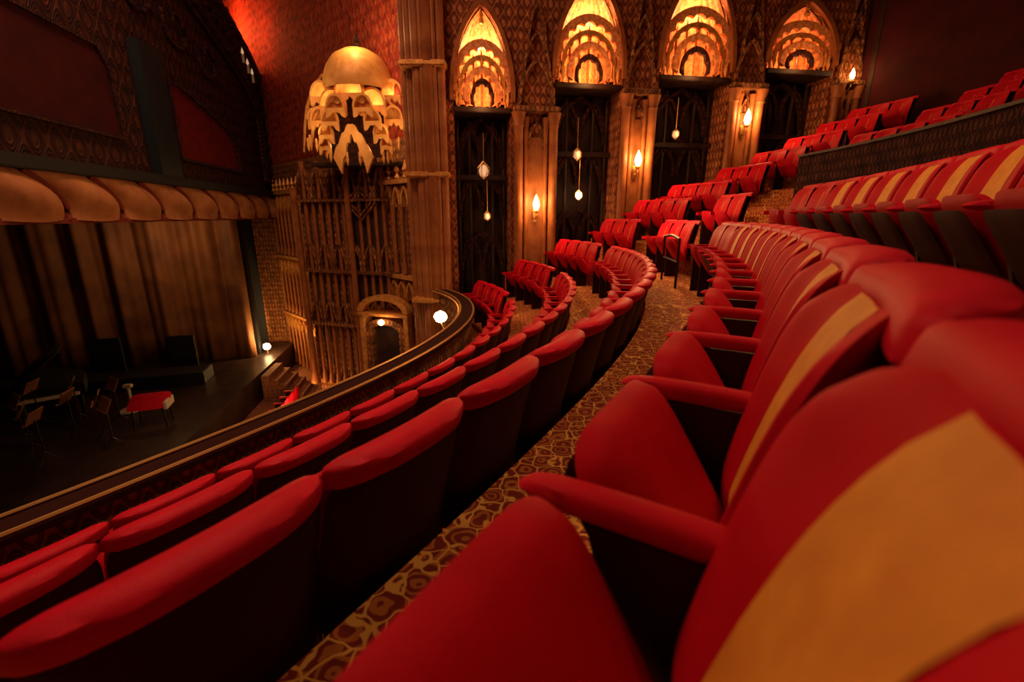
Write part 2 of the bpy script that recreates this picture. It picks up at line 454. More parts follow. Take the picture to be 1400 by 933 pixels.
byrow = {}
for sx in sorted(seats, key=lambda q: (q[1], q[2])): byrow.setdefault(sx[1], []).append(sx)
order = {}
for k, lst in byrow.items():
    for i, sx in enumerate(lst): order[sx] = i
seats.sort()
first = True; mass = []
for i, sx in enumerate(seats):
    d, k, L, x, y, z, a, seg = sx
    mtx = Matrix.Translation((x, y, z)) @ Matrix.Rotation(PI/2-R(a), 4, 'Z')
    if i >= 300: mass.append(mtx); continue
    if d < 6.2:
        o = proto if first else copy_tree(proto); first = False
    else:
        o = bpy.data.objects.new('theatre_seat', far_me); C.objects.link(o)
    o.matrix_world = mtx
    if k > 0: look = 'red dark-backed seat'
    elif k == 0: look = 'red gold-striped velvet seat'
    else: look = 'red gold-striped seat'
    lab = '%s, %s from near end of %s' % (look, ordn[order[sx]], row_name(k))
    tag(o, ' '.join(lab.split()[:16]), 'seat', 'seats in '+row_name(k))
if mass:
    bm = B()
    for mt in mass:
        t = bmesh.new(); t.from_mesh(far_me); t.transform(mt); me = bpy.data.meshes.new('t'); t.to_mesh(me); t.free(); bm.from_mesh(me); bpy.data.meshes.remove(me)
    o = link('far_seats', bm, ['velvet', 'gold_cloth', 'seat_back', 'velvet_top'])
    tag(o, 'mass of tiny red seats in the far and rear rows against the side wall', 'seats', None, 'stuff')

# made-up dark wall, giving the dark band between lower and upper rows
ca = empty('cross_aisle_wall', None, None, None, None, 'structure')
ribbon('wall_panel', -2.62, -2.54, z_row(-2)-.1, z_row(-3)+.92, -7.8, 6.6, 'dark_carving', parent=ca)
ribbon('wall_cap', -2.65, -2.51, z_row(-3)+.92, z_row(-3)+.96, -7.8, 6.6, 'dark_wood', parent=ca)

# ------------------------------------------------------------------ stairs in the aisles (half steps with gold nosing)
def steps(l0, l1, ks, label):
    r = empty('aisle_steps', None, label, 'steps')
    for k in ks:
        ribbon('step', b_row(k)-.26-.0, b_row(k)-.26+.30, z_row(k)+.001, z_row(k)+(.21 if k > 0 else .20), l0, l1, 'carpet', parent=r)
    return r
steps(5.0, 5.72, (-1, -2, -3, -4, -5, -6), 'carpeted aisle steps climbing behind the far end of the viewer\'s row')
steps(6.82, 7.28, (2, 1, 0, -1, -2, -3, -4, -5, -6), 'carpeted aisle steps nearest the arcaded side wall')
# handrail at the head of the aisle
hr = empty('handrail', None, 'dark metal handrail beside the aisle at the far end of the walkway', 'handrail')
P, _ = at(5.0, .42); Q, _ = at(5.72, .42); zf = z_row(0)
link('top_bar', tube(B(), [(P.x, P.y, zf+.74), ((P.x+Q.x)/2, (P.y+Q.y)/2, zf+.78), (Q.x, Q.y, zf+.74)], .022, 8), 'seat_iron', hr)
for pp in (P, Q): link('post', tube(B(), [(pp.x, pp.y, zf), (pp.x, pp.y, zf+.74)], .02, 8), 'seat_iron', hr)
bm = B(); tube(bm, [(P.x, P.y, zf+.4), (Q.x, Q.y, zf+.4)], .014, 6); link('middle_bar', bm, 'seat_iron', hr)

# ------------------------------------------------------------------ arcaded side wall
FW = frame(WO.x, WO.y, WD.x, WD.y)
BAYS = [(1.20, .70, 2.53, 4.72), (3.87, .86, 3.16, 5.45), (6.72, .98, 3.45, 5.85), (9.72, .98, 3.74, 5.30)]
def pointed(c, hw, z0, z1, n=14):
    """pointed arch line, left spring to right spring"""
    L = []
    for i in range(n+1):
        th = i/n*PI/3; L.append((c+hw*(1-2*cos(th)), z0+(z1-z0)*(sin(th)/sin(PI/3))**.92))
    Rr = [(2*c-x, z) for x, z in L[:-1]][::-1]
    return L+Rr
poly = [(-.3, 8.5), (-.3, -7.0)]
for c, hw, zb, za in BAYS:
    zs = zb+.1
    poly += [(c-hw, -7.0 if False else -3.2)] if False else []
# piers and spandrels: a wall cut by the four openings
pts = [(-.25, -7.0)]
for c, hw, zb, za in BAYS:
    pts += [(c-hw, -7.0)] + [(x, z) for x, z in pointed(c, hw, zb+.15, za)] + [(c+hw, -7.0)]
pts += [(17.5, -7.0), (17.5, 9.2), (-.25, 9.2)]
wr = link('wall_right', prism(B(), pts, 0, .9), 'diaper', None, FW, smooth=False); tag(wr, kind='structure')
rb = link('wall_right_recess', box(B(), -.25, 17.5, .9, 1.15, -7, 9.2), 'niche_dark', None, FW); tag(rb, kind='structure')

def cusped(c, hw, z0, h, lobes, y0, y1, thick, bm, depth=.35, n=10):
    """ogee band whose lower edge is a run of scalloped lobes"""
    outer = []; inner = []
    N_ = lobes*n
    for i in range(N_+1):
        a = i/N_; s = -1+2*a
        x = hw*math.copysign(abs(sin(s*PI/2))**.9, s); zz = z0+h*(1-abs(s)**1.7)**.8 if abs(s) < 1 else z0
        lob = abs(sin(a*lobes*PI))
        outer.append((c+x*(1+thick*.3), zz+thick*.5)); k = 1-thick/hw*(1.0-.55*lob)
        inner.append((c+x*k, z0+(zz-z0)*(1-thick/h*(1.0-.55*lob))-.02))
    return band(bm, outer, inner, y0, y1)
def pendant_mesh(s=1):
    return lathe(B(), [(0, 0), (.035*s, -.02*s), (.045*s, -.09*s), (.03*s, -.14*s), (.05*s, -.19*s), (.032*s, -.27*s), (.012*s, -.33*s), (0, -.36*s)], n=8)
def opened_vault(bm, c, hw, z0, z1, y0, dep, flutes, n=48, rings=10, mi=0):
    """fluted concave shell: a fan of ribs rising to the point of the arch"""
    g = []
    for j in range(rings+1):
        th0 = j/rings*PI/3; r = 2*cos(th0)-1; z = z0+(z1-z0)*(sin(th0)/sin(PI/3))**.92
        row = []
        for i in range(n+1):
            th = PI*i/n; f = 1-.13*abs(sin(th*flutes))
            row.append(bm.verts.new((c-hw*r*cos(th)*(f if 0 < i < n else 1), y0+dep*r*sin(th)*f, z)))
        g.append(row)
    for j in range(rings):
        for i in range(n): bm.faces.new((g[j][i], g[j][i+1], g[j+1][i+1], g[j+1][i])).material_index = mi
    return bm
bayname = ['leftmost lit pointed arch of the side wall, beside the big clustered pier', 'second lit pointed arch from the big clustered pier',
           'third lit pointed arch, above the start of the rear seats', 'rightmost lit pointed arch of the side wall, beside the dark corner']
WARM = (1, .50, .17)
for bi, (c, hw, zb, za) in enumerate(BAYS):
    fm = FW @ Matrix.Translation((c, 0, 0))
    t = empty('arch_canopy', fm, 'gilded '+bayname[bi], 'canopy', 'lit canopies in the arches of the side wall')
    H = za-zb
    link('fluted_vault', opened_vault(B(), 0, hw*.97, zb+.18, za-.04, .12, .62, 9), 'niche_gold', t)
    # moulded surround
    o1 = pointed(0, hw+.10, zb+.15, za+.16); i1 = pointed(0, hw, zb+.15, za)
    link('surround', band(B(), o1, i1, -.09, .05), 'shaft', t)
    bm = B(); cusped(0, hw*.97, zb+.32, H*.50, 9, .0, .10, .15, bm); link('cusped_arch', bm, 'niche_gold', t)
    bm = B(); cusped(0, hw*.62, zb+.10, H*.34, 7, -.05, .06, .12, bm); link('inner_arch', bm, 'niche_gold', t)
    bm = B(); cusped(0, hw*.80, zb+.20, H*.42, 8, .02, .09, .09, bm); link('middle_arch', bm, 'gold', t)
    for j in range(7):                                              # slender pinnacles between the arches
        xx = -.84+1.68*j/6; hgt = H*(.62-.34*abs(xx)**1.5)
        o = link('pinnacle', lathe(B(), [(.03, 0), (.03, hgt*.55), (.055, hgt*.58), (.03, hgt*.64), (.035, hgt*.8), (0, hgt)], n=6), 'niche_gold', t); o.location = (hw*xx, .10, zb+.02)
    bm = B(); cusped(0, hw*.40, zb+.06, H*.25, 5, -.02, .08, .09, bm); link('small_arch', bm, 'dark_carving', t)
    # finials on the arches
    for x, z, s in ((0, zb+H*.86, 1.0), (0, zb+.12+H*.36, .9)):
        fb = B(); lathe(fb, [(0, 0), (.05*s, .02), (.075*s, .09*s), (.03*s, .15*s), (.06*s, .20*s), (0, .34*s)], x, .02, z-.1, n=8)
        link('finial', fb, 'gold', t)
    pm = link('pendant', pendant_mesh(1.05), 'pale_gold', t); pm.location = (-hw*.90, .04, zb+.42)
    for j, xx in enumerate((-.76, -.62, -.47, .47, .62, .76, .90)):
        q = pm.copy(); C.objects.link(q); q.parent = t; q.location = (hw*xx, .04, zb+.42+(.05 if j % 2 else 0)+(.07 if abs(xx) < .5 else 0))
    link('sill', box(B(), -hw, hw, -.06, .9, zb-.10, zb+.02, .015), 'dark_wood', t)
    # screen below, in the dark of the bay
    s = empty('bay_screen', fm, ['dark traceried screen below the leftmost lit arch', 'dark traceried screen below the second lit arch',
              'dark traceried screen below the third lit arch', 'dark traceried screen below the rightmost lit arch'][bi], 'screen', 'dark screens in the bays of the side wall')
    bm = B()
    for xx in (-1, -.5, .5, 1): tube(bm, [(xx*hw*.86, .62, -3.2), (xx*hw*.86, .62, zb-.2)], .045, 8)
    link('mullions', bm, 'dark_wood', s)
    bm = B()
    for z0 in (zb-.1, zb-1.35, zb-2.9):
        for dx in (-.5, .5):
            L = pointed(dx*hw*.86, hw*.42, z0-.95, z0-.15, 8); Li = [(dx*hw*.86+(x-dx*hw*.86)*.80, z-.08) for x, z in L]
            band(bm, L, Li, .58, .68)
        L = pointed(0, hw*.84, z0-1.15, z0-.02, 10); Li = [(x*.90, z-.09) for x, z in L]; band(bm, L, Li, .56, .66)
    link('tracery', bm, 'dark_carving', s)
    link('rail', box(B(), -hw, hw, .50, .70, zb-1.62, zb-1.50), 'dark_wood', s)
    # uplight on the sill
    p = FW @ Vector((c, .30, zb+.28)); light('niche_lamp', 'POINT', p, [26, 36, 32, 24][bi], (1, .34, .09), .08)
    p = FW @ Vector((c, .22, zb+H*.62)); light('niche_lamp', 'POINT', p, [60, 70, 50, 5][bi], (1, .62, .26), .06)
    p = FW @ Vector((c, -.45, zb+.1)); light('niche_lamp', 'POINT', p, [20, 26, 22, 16][bi], (1, .42, .14), .1)  # added light before the arch, brightening canopy front and wall; no fixture
# lanterns in the dark bays
for (tx, tz, s_, lit, lab) in ((1.23, 1.11, 1.0, 0, 'dim gilt lantern in the leftmost dark bay, above the small lamp'), (1.31, -.02, .6, 1, 'small pale lamp low in the leftmost dark bay'),
                               (3.72, 1.55, .75, 1, 'pale lantern high in the second dark bay'), (3.80, .53, .65, 1, 'small bright lamp low in the second dark bay'),
                               (6.46, 2.12, .65, 1, 'pale lamp in the third dark bay')):
    t = empty('lantern', FW @ Matrix.Translation((tx, .25, tz)), lab, 'lantern', 'lamps in the dark bays')
    link('globe', lathe(B(), [(0, -.16*s_), (.09*s_, -.12*s_), (.13*s_, 0), (.09*s_, .12*s_), (0, .16*s_)], n=12), 'bulb' if tz == .53 else 'dim_bulb', t)
    bm = B()
    for a in range(6): tube(bm, [(0, 0, -.2*s_), (cos(a*PI/3)*.15*s_, sin(a*PI/3)*.15*s_, -.06*s_), (cos(a*PI/3)*.15*s_, sin(a*PI/3)*.15*s_, .08*s_), (0, 0, .24*s_)], .012*s_, 5)
    tube(bm, [(0, 0, .24*s_), (0, 0, .9)], .008, 5)
    link('cage', bm, 'brass', t)
    if lit: light('lantern_glow', 'POINT', FW @ Vector((tx, .1, tz)), 2.0, WARM, .08)

# piers between the bays: paired shafts with a sconce
def shaft_bm(z0, z1, r):
    bm = B()
    lathe(bm, [(r*1.7, 0), (r*1.7, .12), (r*1.3, .18), (r*1.45, .24), (r, .32), (r, z1-z0-.35), (r*1.25, z1-z0-.30), (r*1.1, z1-z0-.25), (r*1.6, z1-z0-.05), (r*1.7, z1-z0)], n=14)
    return bm
PIERS = [(2.0, 3.05, 2.45, -1.6, 'pier with a sconce between the leftmost and second arches'), (4.78, 5.66, 2.95, -.6, 'pier with a sconce between the second and third arches'),
         (7.76, 8.68, 3.2, .2, 'pier with a sconce between the third and rightmost arches'), (10.82, 11.6, 3.4, 1.2, 'pier right of the rightmost arch, by the dark corner')]
for xa, xb, zt, z0, lab in PIERS:
    t = empty('wall_pier', FW @ Matrix.Translation(((xa+xb)/2, 0, 0)), None, None, None, 'structure'); w = (xb-xa)/2
    m0 = shaft_bm(z0-2.5, zt, .11); o = link('shaft', m0, 'shaft', t); o.location = (-w+.08, -.10, z0-2.5)
    q = o.copy(); C.objects.link(q); q.parent = t; q.location = (w-.08, -.10, z0-2.5)
    m1 = shaft_bm(z0-2.5, zt-.1, .06); o = link('shaft', m1, 'shaft', t); o.location = (-w+.27, -.06, z0-2.5)
    q = o.copy(); C.objects.link(q); q.parent = t; q.location = (w-.27, -.06, z0-2.5)
    link('panel', box(B(), -w+.3, w-.3, -.03, .02, z0-2.5, zt-.55), 'shaft', t)
    bm = B(); L = pointed(0, w-.28, zt-.75, zt-.2, 8); band(bm, L, [(x*.72, z-.08) for x, z in L], -.09, 0); box(bm, -w-.05, w+.05, -.24, .02, zt, zt+.14, .02)
    link('capital', bm, 'carving', t)
    bm = B()                                                        # fretwork gable above the pier
    for kk in range(3):
        L = pointed(0, w*(.9-.22*kk), zt+.2+.55*kk, zt+1.2+.6*kk, 8); band(bm, L, [(x*.84, z-.08) for x, z in L], -.10, -.0)
    link('gable', bm, 'carving', t)
def sconce(m, lab, power, s=1.0, par=None):
    t = empty('wall_sconce', m, lab, 'sconce', 'lit sconces on the wall piers')
    bm = B(); tube(bm, [(0, 0, -.30), (0, -.12, -.34), (0, -.20, -.26), (0, -.20, -.16)], .018, 8); lathe(bm, [(0, -.02), (.06, 0), (.08, .03), (.05, .04)], 0, -.20, -.17, 12)
    box(bm, -.05, .05, -.02, .02, -.42, -.1, .01)
    link('bracket', bm, 'brass', t)
    link('flame_shade', lathe(B(), [(0, -.12*s), (.055*s, -.10*s), (.085*s, 0), (.07*s, .10*s), (.03*s, .20*s), (0, .27*s)], 0, -.20, 0, 12), 'flame', t)
    p = m @ Vector((0, -.42, .05)); light('sconce_glow', 'POINT', p, power, (1, .50, .17), .08)
for tx, tz, pw, lab in ((2.52, .26, 65, 'bright flame sconce on the pier left of the second arch'), (5.22, 1.37, 72, 'bright flame sconce on the pier right of the second arch'),
                        (8.21, 2.45, 75, 'bright flame sconce on the pier right of the third arch'), (11.15, 3.62, 14, 'small sconce on the pier beside the dark corner, rightmost')):
    sconce(FW @ Matrix.Translation((tx, -.04, tz)), lab, pw, 1.0 if tx < 11 else .7)

# dark end of the side wall: panelled, with a beam
dk = empty('wall_right_corner', FW, None, None, None, 'structure')
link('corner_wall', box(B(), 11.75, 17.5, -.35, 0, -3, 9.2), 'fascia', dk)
link('corner_post', box(B(), 11.60, 11.80, -.45, 0, -2, 9.2, .03), 'dark_wood', dk)
bm = B(); L = pointed(14.0, 1.0, 3.8, 5.4); band(bm, L, [(14+(x-14)*.9, z-.1) for x, z in L], -.42, -.35); link('blind_arch', bm, 'dark_wood', dk)
bx = link('control_booth', box(B(), 15.6, 16.9, -1.3, -.35, 4.9, 5.7, .04), 'steel_blue', dk)
# rear wall of the balcony
rw = ribbon('wall_rear', -7.5, -7.3, z_row(-7)-.5, EZ+9, -7.8, 12.2, 'dark_red'); rw['kind'] = 'structure'

# ------------------------------------------------------------------ return wall, big clustered pier
P1 = Vector((-10.2, 20.3)); P2 = Vector((-1.9, 12.0))
SD = (P2-P1).normalized(); SL = (P2-P1).length
FS = frame(P1.x, P1.y, SD.x, SD.y)        # splay wall: x from the proscenium to the pier, y into the wall
def cluster(m, z0, z1, spec, lab=None):
    t = empty('clustered_pier', m, None, None, None, 'structure')
    for x, y, r in spec:
        o = link('shaft', shaft_bm(z0, z1, r), 'shaft', t); o.location = (x, y, z0)
    return t
cp = cluster(Matrix.Translation((-1.98, 11.85, EZ)), -6.6, 8.5, [(-.42, .12, .10), (-.22, -.02, .13), (.04, -.08, .16), (.30, .0, .12), (-.60, .34, .09), (-.10, -.14, .05), (.19, -.14, .05)])
link('core', box(B(), -.45, .32, .05, .6, -6.6, 9), 'shaft', cp)
bm = B()
for zz in (-2.2, .9, 3.3): box(bm, -.62, .46, -.24, .3, zz, zz+.13, .03)
link('string_course', bm, 'gold', cp)

# splay wall: carved stone below, red plaster above
ws = link('wall_splay', box(B(), -5.5, SL+.1, 0, .4, -6.6, 2.0), 'carving', None, FS, smooth=False); tag(ws, kind='structure')
wu = link('wall_splay_upper', box(B(), -9, SL+.1, .02, .42, 2.0, 10), 'red_ornament', None, FS, smooth=False); tag(wu, kind='structure')
# blind arcade in three tiers, every shaft its own mesh
sh = shaft_bm(0, 1.9, .05); s0 = link('colonnette', sh, 'shaft', ws); first_c = True
n = 0
for tier, (z0, zt) in enumerate(((-6.5, -4.2), (-4.1, -1.7), (-1.6, .9))):
    x = -.3
    while x < SL-1.2:
        if first_c: q = s0; first_c = False
        else: q = s0.copy(); C.objects.link(q); q.parent = ws
        q.location = (x, -.09, z0); q.scale = (1, 1, (zt-z0-.6)/1.9); x += .42; n += 1
bm = B()
for tier, (z0, zt) in enumerate(((-6.5, -4.2), (-4.1, -1.7), (-1.6, .9))):
    x = -.3
    while x < SL-1.3:
        L = pointed(x+.21, .19, zt-.6, zt-.12, 5); band(bm, L, [(x+.21+(a-x-.21)*.7, b_-.07) for a, b_ in L], -.13, 0); x += .42
    box(bm, -.5, SL-.8, -.18, 0, zt-.06, zt+.06)
link('arcade_arches', bm, 'gold', ws)
bm = B(); x = 0
while x < SL-1:                                                     # cresting
    lathe(bm, [(.0, 0), (.10, .03), (.04, .15), (.09, .22), (0, .5)], x, -.08, .96, 6); x += .42
link('cresting', bm, 'gold', ws)

# ------------------------------------------------------------------ organ bay with the great lit canopy
FO = Matrix.Translation((-4.75, 13.75, EZ)) @ Matrix.Rotation(R(-18), 4, 'Z') @ Matrix.Diagonal((1.06, 1.06, 1, 1))                        # faces the house
org = empty('wall_organ_bay', FO, None, None, None, 'structure')
link('case', box(B(), -1.85, 1.85, .25, 1.0, -6.6, 1.28), 'carving', org)
link('dark_opening', box(B(), -.25, .95, .18, .26, -2.5, 1.0), 'niche_dark', org)
base = shaft_bm(0, 6.3, .055); s1 = None
for i in range(15):
    x = -1.8+i*3.6/14
    if i == 0: q = s1 = link('organ_shaft', shaft_bm(0, 6.2, .055), 'shaft', org)
    else: q = s1.copy(); C.objects.link(q); q.parent = org
    k = .82+.18*((i*7) % 5)/4
    q.location = (x, .12-(.14 if i % 7 == 0 else 0), -5.4); q.scale = (1.5 if i % 7 == 0 else 1, 1.5 if i % 7 == 0 else 1, 1.0+.12*(i % 2))
bm = B()
for z0, hh in ((.5, .9), (-1.6, .8), (-3.3, .7)):
    for i in range(7):
        c = -1.54+i*3.08/6; L = pointed(c, .24, z0, z0+hh, 6); band(bm, L, [(c+(a-c)*.74, b_-.09) for a, b_ in L], .04, .2)
    box(bm, -1.85, 1.85, 0, .3, z0-.1, z0-.02)
for r in (.5, .36):                                                  # lozenge under the canopy
    band(bm, [(.35-r, .35), (.35, .35+r), (.35+r, .35), (.35, .35-r), (.35-r, .35)], [(.35-r+.06, .35), (.35, .29+r), (.29+r, .35), (.35, .41-r), (.35-r+.06, .35)], .02, .14)
link('tracery', bm, 'carving', org)
FC = Matrix.Translation((-4.05, 13.35, EZ)) @ Matrix.Rotation(R(-4), 4, 'Z') @ Matrix.Diagonal((.84, .84, 1, 1))
cn = empty('organ_canopy', FC, 'great glowing gilded canopy with a dome, above the organ bay', 'canopy')
# main dome: quarter sphere seen from the front, shell niches beside and below
def shell(bm, c, z, r, y, rz=None, n=16, m=8):
    """hollow scallop niche open to the front: fluted quarter sphere"""
    rz = rz or r; g = []
    for j in range(m+1):
        a = (PI/2)*j/m
        g.append([bm.verts.new((c-r*cos(a)*cos(PI*i/n), y+r*.6*cos(a)*sin(PI*i/n)*(1-.08*abs(sin(PI*i/n*7))), z+rz*sin(a))) for i in range(n+1)])
    for j in range(m):
        for i in range(n):
            bm.faces.new((g[j][i], g[j][i+1], g[j+1][i+1], g[j+1][i]))
def rim(bm, c, z, r, y, rz=None, th=.07, n=18, z_in=0):
    rz = rz or r
    o = [(c-r*cos(PI*i/n), z+rz*sin(PI*i/n)) for i in range(n+1)]; k = (r-th)/r
    band(bm, o, [(c+(a-c)*k, z+(b_-z)*k) for a, b_ in o], y-.06, y+.04)
dome = B()
lathe(dome, [(1.02, -.12), (1.08, 0), (1.05, .22), (.94, .46), (.74, .70), (.42, .86), (0, .93)], .02, .02, 3.26, 48, flute=.02, nf=12)
link('dome', dome, 'pale_gold', cn)
link('dome_finial', lathe(B(), [(.10, 0), (.14, .08), (.05, .16), (.09, .24), (0, .42)], 0, .10, 4.17, 10), 'dark_carving', cn)
NI = [(0, 2.98, .46, -.80, .50), (-.62, 2.72, .42, -.62, .42), (.62, 2.72, .42, -.62, .42), (-1.12, 3.02, .36, -.25, .38), (1.12, 3.02, .36, -.25, .38),
      (-1.18, 2.42, .30, -.40, .34), (1.18, 2.42, .30, -.40, .34), (-1.55, 2.50, .22, .0, .30), (1.55, 2.50, .22, .0, .30)]
for c, z, r, y, rz in NI:
    bm = B(); shell(bm, c, z, r, y, rz); rim(bm, c, z, r, y, rz, .06)
    # scalloped apron hanging from the niche
    N_ = 24; top = [(c-r+2*r*i/N_, z) for i in range(N_+1)]
    bot = [(c-r+2*r*i/N_, z-.06-.16*abs(-1+2*i/N_)**1.2-.07*abs(sin(i/N_*PI*4))) for i in range(N_+1)]
    band(bm, top, bot, y-.04, y+.03)
    link('shell_niche', bm, 'pale_gold', cn)
# stacked shells stepping down on both sides of the dark lozenge
for s in (-1, 1):
    for c, z, rr, y in ((.42, 2.62, .30, -.92), (.66, 2.32, .27, -.84), (.86, 2.02, .24, -.74), (.98, 1.76, .19, -.66)):
        bm = B(); shell(bm, s*c, z, rr, y, rr*1.1); rim(bm, s*c, z, rr, y, rr*1.1, .05)
        N_ = 20; top = [(s*c-rr+2*rr*i/N_, z) for i in range(N_+1)]
        bot = [(s*c-rr+2*rr*i/N_, z-.05-.17*abs(-1+2*i/N_)**1.3-.05*abs(sin(i/N_*PI*3))) for i in range(N_+1)]
        band(bm, top, bot, y-.04, y+.02); link('stepped_shell', bm, 'pale_gold', cn)
    bm = B()                                                         # outer ogee ribs running down the sides
    tube(bm, [(s*1.15, .05, 3.6), (s*1.5, .0, 3.25), (s*1.75, 0, 2.8), (s*1.9, 0, 2.3), (s*2.05, .05, 1.7)], [.05, .06, .06, .05, .03], 8)
    tube(bm, [(s*1.0, -.4, 2.9), (s*1.38, -.35, 2.5), (s*1.55, -.3, 2.0), (s*1.62, -.3, 1.7)], [.05, .05, .05, .02], 8)
    link('ogee_rib', bm, 'gold', cn)
bm = B()                                                             # low central trefoil
out = []; inn = []
for i in range(49):
    a = i/48; s = -1+2*a; z = 1.45+.78*(1-abs(s)**1.4); lb = .06*abs(sin(a*PI*6))
    out.append((.0+s*.62, z+lb)); inn.append((.0+s*.40, z-.34+.12*abs(sin(a*PI*5))-.05*abs(s)))
band(bm, out, inn, -.95, -.84); link('central_trefoil', bm, 'pale_gold', cn)
pm = link('pendant', pendant_mesh(1.0), 'pale_gold', cn); pm.location = (-1.62, -.3, 2.1)
for xx, zz, yy in ((-1.40, 2.0, -.35), (-1.2, 1.95, -.5), (-.98, 1.80, -.6), (-.84, 1.70, -.65), (-.55, 1.62, -.88), (-.2, 1.60, -.9), (.2, 1.60, -.9), (.55, 1.62, -.88),
                   (.86, 1.66, -.65), (.98, 1.66, -.6), (1.12, 1.7, -.55), (1.3, 2.0, -.4), (1.5, 2.05, -.3), (1.7, 2.1, -.2), (-1.8, 2.05, -.1)):
    q = pm.copy(); C.objects.link(q); q.parent = cn; q.location = (xx, yy, zz)
link('canopy_back', box(B(), -1.35, 1.35, .35, .45, 1.3, 3.3), 'dark_carving', cn)
link('canopy_floor', box(B(), -1.7, 1.7, -.30, .4, 1.30, 1.40, .02), 'dark_wood', cn)
def op(x, y, z): return FC @ Vector((x, y, z))
# lamps hidden in the canopy: behind the wings, and one before the dome
light('canopy_lamp', 'POINT', op(.25, -.85, 4.40), 52, (1, .62, .26), .12)
for x, y, z, pw in ((-.62, -.62, 2.80, 5), (.62, -.62, 2.80, 5), (0, -.75, 3.05, 5), (-1.1, -.2, 3.05, 4), (1.1, -.2, 3.05, 4), (-1.3, -1.0, 2.2, 7), (1.3, -1.0, 2.2, 7), (0, -1.6, 2.0, 8), (-.7, -.35, 1.8, 6), (.7, -.35, 1.8, 6), (-1.7, -.9, 3.2, 7), (1.7, -.9, 3.2, 7)):
    light('canopy_lamp', 'POINT', op(x, y, z), pw, (1, .62, .25), .06)

# doorway below, with a curved pediment and a lamp
dr = empty('door_1', Matrix.Translation((-3.72, 13.12, EZ+.28)) @ Matrix.Rotation(R(-18), 4, 'Z'), None, None, None, 'structure')
bm = B(); L = [(-.46, -5.4)]+[(-.46*cos(PI*i/12), -3.62+.22*sin(PI*i/12)) for i in range(13)]+[(.46, -5.4)]
Lo = [(-.66, -5.4)]+[(-.66*cos(PI*i/12), -3.55+.34*sin(PI*i/12)) for i in range(13)]+[(.66, -5.4)]
band(bm, Lo, L, -.12, .25); link('door_surround', bm, 'carving', dr)
link('door_leaf', prism(B(), L, .10, .16), 'niche_dark', dr)
bm = B(); box(bm, -.85, .85, -.25, .3, -3.12, -3.02, .02); o_ = [(-.85*cos(PI*i/16), -3.0+.5*sin(PI*i/16)) for i in range(17)]; band(bm, o_, [(a*.8, -3.0+(b_+3.0)*.7) for a, b_ in o_], -.2, .1)
for s in (-1, 1): box(bm, s*.74-.07, s*.74+.07, -.18, .25, -5.4, -3.12)
link('pediment', bm, 'gold', dr)
link('door_lamp', lathe(B(), [(0, -.09), (.07, -.05), (.09, 0), (.06, .06), (0, .09)], 0, -.28, -3.28, 12), 'bulb', dr)
light('door_glow', 'POINT', (-3.85, 12.6, EZ-2.95), 8, WARM, .08)

# ------------------------------------------------------------------ proscenium
PD = Vector((.167, -.986)).normalized()
FP = frame(P1.x, P1.y, PD.x, PD.y)        # local x from the far jamb towards the viewer; local y away from the house?
# local y = (-dy, dx) = (.986, .167): towards the house, so protrusions use +y
edge = [(-.45, 4.0), (-.35, 4.6), (.15, 5.2), (.95, 5.75), (2.4, 6.4), (5.5, 7.4), (9, 8.3), (14, 9)]
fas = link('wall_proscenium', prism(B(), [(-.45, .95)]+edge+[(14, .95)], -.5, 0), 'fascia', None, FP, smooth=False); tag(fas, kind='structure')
# ornate moulded band following the haunch
def offs(pts, d):
    out = []
    for i, p in enumerate(pts):
        a = Vector(pts[max(0, i-1)]); b = Vector(pts[min(len(pts)-1, i+1)]); t_ = (b-a).normalized(); out.append((p[0]+t_.y*d, p[1]-t_.x*d))
    return out
full = [(-.45, 1.3), (-.45, 2.2), (-.45, 3.2)]+edge
for d, r in ((.0, .16), (.35, .09), (1.15, .11), (1.45, .07)):
    link('moulding', tube(B(), [(x, .10, z) for x, z in offs(full, d)], r, 8), 'dark_carving', fas)
bm = B(); o_ = offs(full, .4); i_ = offs(full, 1.1); band(bm, o_, i_, 0, .12); link('carved_band', bm, 'dark_carving', fas)
bm = B()
for i in range(len(full)-1):                                        # bosses and crockets
    a, b_ = Vector(full[i]), Vector(full[i+1]); nseg = max(1, int((b_-a).length/.42))
    for k in range(nseg):
        p = a.lerp(b_, k/nseg); t_ = (b_-a).normalized(); q = p+Vector((t_.y, -t_.x))*.75
        lathe(bm, [(0, -.14), (.12, -.08), (.17, 0), (.10, .1), (0, .18)], q.x, .15, q.y, 8)
        q = p-Vector((t_.y, -t_.x))*.10
        lathe(bm, [(.06, 0), (.12, .08), (.04, .2), (.07, .28), (0, .42)], q.x, .05, q.y, 6)
link('crockets', bm, 'dark_carving', fas)
# bright gold pieces on the haunch; their candle form and glow are added
for i, (x, z) in enumerate(((2.35, 5.45), (1.98, 5.22), (1.62, 5.0))):
    t = empty('candle_lamp', FP @ Matrix.Translation((x, .35, z)), ['leftmost of three small candle lamps on the proscenium haunch', 'middle of three small candle lamps on the proscenium haunch',
              'rightmost of three small candle lamps on the proscenium haunch'][i], 'lamp', 'candle lamps on the proscenium')
    link('candle', lathe(B(), [(.045, -.25), (.045, 0), (0, .02)], n=8), 'pale', t); link('flame', lathe(B(), [(0, 0), (.05, .06), (.035, .14), (0, .24)], n=8), 'dim_bulb', t)  # made-up stem and glowing tip, to give a bright spot
